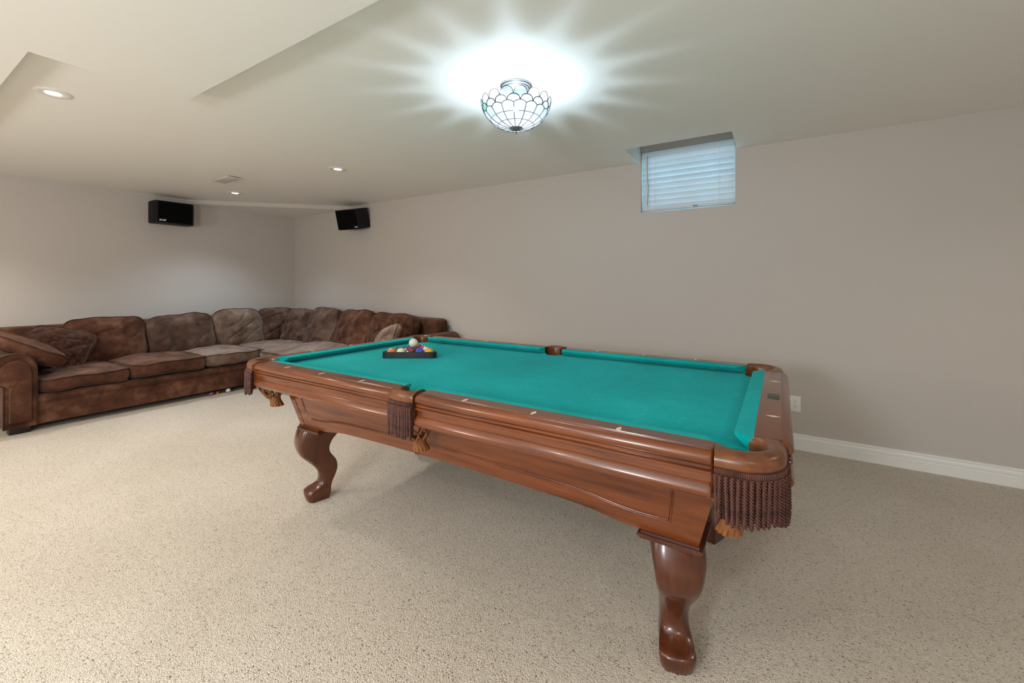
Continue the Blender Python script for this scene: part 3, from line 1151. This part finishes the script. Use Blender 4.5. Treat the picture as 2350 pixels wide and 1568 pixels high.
def band(a, b):
    bm = bmesh.new()
    a, b = Vector(a) - sl, Vector(b) - sl
    d = b - a
    n = 24
    pts = [a + d * (i / n) + Vector((fbm(a + d * (i / n), 3) * .004, 0, fbm(a + d * (i / n), 4) * .004)) for i in range(n + 1)]
    tube(bm, pts, .034, 10)
    obj('front_band', bm, M_sofa, sofa, 180)
band((FX - .004, .89, .272), (FX - .004, 2.66, .272))
band((FX, 2.675, .277), (-3.14, 2.675, .277))
# platforms the seat cushions lie on
sbox('deck', XL + .08, FX - .01, .86, 3.70, .25, .305, M_sofa, .01, seed=3)
sbox('deck', FX - .05, -3.20, 2.68, 3.70, .25, .305, M_sofa, .01, seed=4)
# back frames
sbox('back_frame', XL + .03, XL + .25, .72, 3.76, .06, .815, M_sofa, .06, seed=5)
sbox('back_frame', XL + .06, -3.24, 3.56, 3.78, .06, .835, M_sofa, .06, seed=6)

def scroll(wid, zt, roll):
    """arm section in (across, up): inner side at 0, rolling outward (negative)."""
    pts = [(0, .06)]
    pts += [(0, z) for z in (.2, .35, .45)]
    c = (-.115, zt - .150)
    for i in range(15):
        t = math.radians(5 + 200 * i / 14)
        pts.append((c[0] + (.115 if i < 7 else roll) * math.cos(t), c[1] + .150 * math.sin(t)))
    pts += [(-wid, zt - .26), (-wid, .25), (-wid, .06)]
    return pts
def arm(name, origin, axis, a, b, sgn, wid=.18, zt=.665, roll=.16):
    bm = bmesh.new()
    pr = scroll(wid, zt, roll)
    n = 10
    rings = []
    for i in range(n + 1):
        t = a + (b - a) * i / n
        sh = .012 if i in (0, n) else 0
        ring = []
        for q, z in pr:
            cq, cz = -.10, .38
            q2 = cq + (q - cq) * (1 - sh * 1.2); z2 = z if z < .1 else cz + (z - cz) * (1 - sh)
            if axis == 'x': ring.append((t - sl.x, origin + sgn * q2 - sl.y, z2))
            else: ring.append((origin + sgn * q2 - sl.x, t - sl.y, z2))
        rings.append(ring)
    loft(bm, rings)
    o = obj(name, bm, M_sofa, sofa, 50)
    # raised inner panel and the welt round the front face
    bm = bmesh.new()
    inset = []
    cq, cz = -.098, .34
    for q, z in pr:
        inset.append((cq + (q - cq) * .66, max(.06, cz + (z - cz) * .83)))
    rings = []
    for t, s in ((b - .01, 1), (b + .022, 1), (b + .032, .93)):
        ring = []
        for q, z in inset:
            q2 = cq + (q - cq) * s; z2 = z if z < .08 else cz + (z - cz) * s
            if axis == 'x': ring.append((t - sl.x, origin + sgn * q2 - sl.y, z2))
            else: ring.append((origin + sgn * q2 - sl.x, t - sl.y, z2))
        rings.append(ring)
    loft(bm, rings)
    obj('arm_panel', bm, M_sofa, o, 50)
    bm = bmesh.new()
    pts = []
    for q, z in pr:
        pts.append((b - sl.x, origin + sgn * q - sl.y, z) if axis == 'x' else (origin + sgn * q - sl.x, b - sl.y, z))
    tube(bm, pts, .006, 6)
    obj('piping', bm, M_pipe, o, 180)
    return o
arm('arm', .885, 'x', XL + .06, -5.235, 1)
arm('arm', -3.275, 'y', 3.74, 2.68, -1, wid=.18, zt=.695, roll=.14)
for x, y in ((-5.34, .80), (XL + .12, .80), (-5.34, 2.72), (-3.2, 2.76), (-3.2, 3.68), (XL + .12, 3.68)):
    boxo('foot', (x - .05 - sl.x, x + .05 - sl.x, y - .06 - sl.y, y + .06 - sl.y, 0, .062), M_foot, sofa, .006)

# seat cushions
def seat(x0, x1, y0, y1, m, seed, top=.03, h=.12, zc=.385, wr=.010, tilt=0.):
    return cushion('seat_cushion', sofa, x1 - x0, y1 - y0, h, top, .008, ((x0 + x1) / 2, (y0 + y1) / 2, zc), (0, tilt, 0), m, seed, 9., .016, wr)
seat(-6.12, -5.235, .900, 1.497, M_sofa, 1, .030, .105, .374)
seat(-6.12, -5.225, 1.500, 2.128, M_sofa, 2, .030, .118, .388)
seat(-6.12, -5.222, 2.134, 2.690, M_sofa_pale, 3, .028, .115, .392)
seat(-6.12, -5.235, 2.700, 3.530, M_sofa_pale, 4, .030, .105, .385)
seat(-5.225, -4.19, 2.640, 3.540, M_sofa_pale, 5, .075, .110, .385)
seat(-4.185, -3.29, 2.640, 3.540, M_sofa, 6, .050, .110, .383)
# back cushions: local x = width, local y = height, local z = thickness (towards the sitter)
def back_l(yc, wd, m, seed, ht=.50, zc=.635, x=-6.015, lean=20, roll=0., top=.085, wr=.019, yaw=0.):
    # faces +x : local z -> +x, local x -> +y, local y -> up
    base = Matrix(((0, 0, 1), (1, 0, 0), (0, 1, 0)))
    R = Matrix.Rotation(math.radians(yaw), 3, 'Z') @ Matrix.Rotation(-math.radians(lean), 3, 'Y') @ base @ Matrix.Rotation(math.radians(roll), 3, 'Z')
    return cushion('back_cushion', sofa, wd, ht, .10, top, .05, (x, yc, zc), R.to_euler(), m, seed, 4.6, .012, wr, corner=.02, wrs=5.)
def back_r(xc, wd, m, seed, ht=.50, zc=.645, y=3.42, lean=22, roll=0., top=.085, wr=.019, yaw=0., name='back_cushion'):
    # faces -y : local x -> +x, local y -> up, local z -> -y
    base = Matrix(((1, 0, 0), (0, 0, -1), (0, 1, 0)))
    R = Matrix.Rotation(math.radians(yaw), 3, 'Z') @ Matrix.Rotation(-math.radians(lean), 3, 'X') @ base @ Matrix.Rotation(math.radians(roll), 3, 'Z')
    return cushion(name, sofa, wd, ht, .10, top, .05, (xc, y, zc), R.to_euler(), m, seed, 4.6, .012, wr, corner=.02, wrs=5.)
back_l(1.510, .645, M_sofa, 11, ht=.485, zc=.63)
back_l(2.175, .650, M_sofa_mid, 12, ht=.48, zc=.63, roll=2)
back_l(2.810, .585, M_sofa_pale, 13, ht=.51, zc=.645)
back_l(3.300, .50, M_sofa_mid, 14, ht=.48, zc=.645, x=-5.98, yaw=-18, wr=.032, top=.11, roll=-3)
back_r(-5.66, .50, M_sofa_mid, 15, ht=.47, zc=.645, yaw=14, wr=.030, top=.10, y=3.44)
back_r(-5.10, .60, M_sofa_mid, 16, ht=.52, zc=.655, roll=0)
back_r(-4.46, .62, M_sofa, 17, ht=.51, zc=.645)
back_r(-3.78, .70, M_pattern, 18, ht=.50, zc=.64, y=3.40, lean=18)

# loose throw pillows
def throw(name, loc, rot, w, d, h, top, m, seed, label, nexp=3.6, wr=.014, pipe=True):
    o = cushion(name, None, w, d, h, top, top * .8, loc, rot, m, seed, nexp, .01, wr, pipe, corner=.05)
    tag(o, label, 'pillow', 'throw pillows on the sofa')
    return o
base_l = Matrix(((0, 0, 1), (1, 0, 0), (0, 1, 0)))
R = Matrix.Rotation(math.radians(-8), 3, 'Z') @ Matrix.Rotation(-math.radians(42), 3, 'Y') @ base_l @ Matrix.Rotation(math.radians(-22), 3, 'Z')
throw('throw_pillow', (-5.86, 1.115, .625), R.to_euler(), .50, .46, .05, .075, M_fur, 21, 'shaggy dark brown throw pillow leaning on the sofa back near the arm', wr=.02)
throw('throw_pillow', (-5.60, .86, .66), (math.radians(-31), math.radians(3), math.radians(5)), .54, .50, .10, .05, M_sofa, 22,
      'smooth brown boxed throw pillow with dark piping, tilted over the left sofa arm', nexp=5.5, wr=.010)
base_r = Matrix(((1, 0, 0), (0, 0, -1), (0, 1, 0)))
R = Matrix.Rotation(math.radians(-25), 3, 'Z') @ Matrix.Rotation(-math.radians(30), 3, 'X') @ base_r @ Matrix.Rotation(math.radians(20), 3, 'Z')
throw('throw_pillow', (-3.50, 3.05, .60), R.to_euler(), .48, .42, .05, .07, M_sofa_pale, 23, 'light brown throw pillow at the far end of the sofa, behind the racked balls')

# toys lost under the sofa
bm = bmesh.new()
bmesh.ops.create_icosphere(bm, subdivisions=2, radius=.016)
for v in bm.verts:
    if v.index % 3 == 0: v.co *= 1.35
o = obj('toy', bm, mat('pink_toy', (150, 84, 140), .5), None, 60); o.location = (-5.30, 2.195, .0205)
tag(o, 'small knobbly pink toy under the front edge of the sofa', 'toy')
bm = bmesh.new()
lathe(bm, [(.018, 0), (.016, .004), (.006, .032), (.001, .036)], 16, cap=True)
o = obj('toy', bm, mat('orange_toy', (206, 110, 40), .5), None, 60); o.location = (-5.31, 2.262, 0)
tag(o, 'tiny orange cone toy under the front edge of the sofa', 'toy')
bm = bmesh.new(); bmesh.ops.create_uvsphere(bm, u_segments=24, v_segments=16, radius=.024)
o = obj('toy_ball', bm, mat('white_ball', (214, 206, 200), .4), None, 180); o.location = (-5.29, 2.36, .024)
tag(o, 'little white ball under the front edge of the sofa', 'ball')

# ------------------------------------------------------------------ wall speakers
def speaker(name, label, w, h, d, loc, R, logo_x, logo_s):
    """local: x = width, -y = front, z = up; origin at the centre of the back face."""
    e = empty(name, (0, 0, 0), label, 'speaker')
    e.matrix_world = Matrix.Translation(loc) @ R.to_4x4()
    ch = .030
    prof = [(-w / 2, 0), (w / 2, 0), (w / 2, -d + ch * 1.6), (w / 2 - ch * .8, -d + .012), (-w / 2 + ch * .8, -d + .012), (-w / 2, -d + ch * 1.6)]
    bm = bmesh.new()
    prism(bm, prof, 'z', -h / 2, h / 2)
    bmesh.ops.bevel(bm, geom=bm.edges[:], offset=.007, segments=2, affect='EDGES')
    obj('cabinet', bm, M_black, e, 40)
    bm = bmesh.new()
    g = [(-w / 2 + ch, -d + .013), (w / 2 - ch, -d + .013), (w / 2 - ch * 1.3, -d), (-w / 2 + ch * 1.3, -d)]
    prism(bm, g, 'z', -h / 2 + .012, h / 2 - .012)
    gr = obj('grille', bm, M_grille, e, None)
    tm = text_mesh('BOSE', logo_s, .35, .0005, .0006)
    lo = link_obj('logo', tm, M_logo, gr)
    lo.location = (logo_x, -d - .0008, -h / 2 + .030)
    lo.rotation_euler = (PI / 2, 0, 0)
    bm = bmesh.new()
    box(bm, -.03, .03, 0, .045, -.02, .02)
    obj('bracket', bm, M_black, e)
    return e
R = Matrix.Rotation(math.radians(90), 3, 'Z')
speaker('wall_speaker', 'black wall speaker on the left wall above the sofa', .405, .262, .22, Vector((XL + .035, 2.185, 2.088)), R, -.135, .028)
R = Matrix.Rotation(math.radians(8), 3, 'Z') @ Matrix.Rotation(math.radians(14), 3, 'X')
speaker('wall_speaker', 'black wall speaker on the back wall, tilted downward, nearer the window', .40, .262, .22, Vector((-4.86, YB - .045, 2.122)), R, .15, .022)
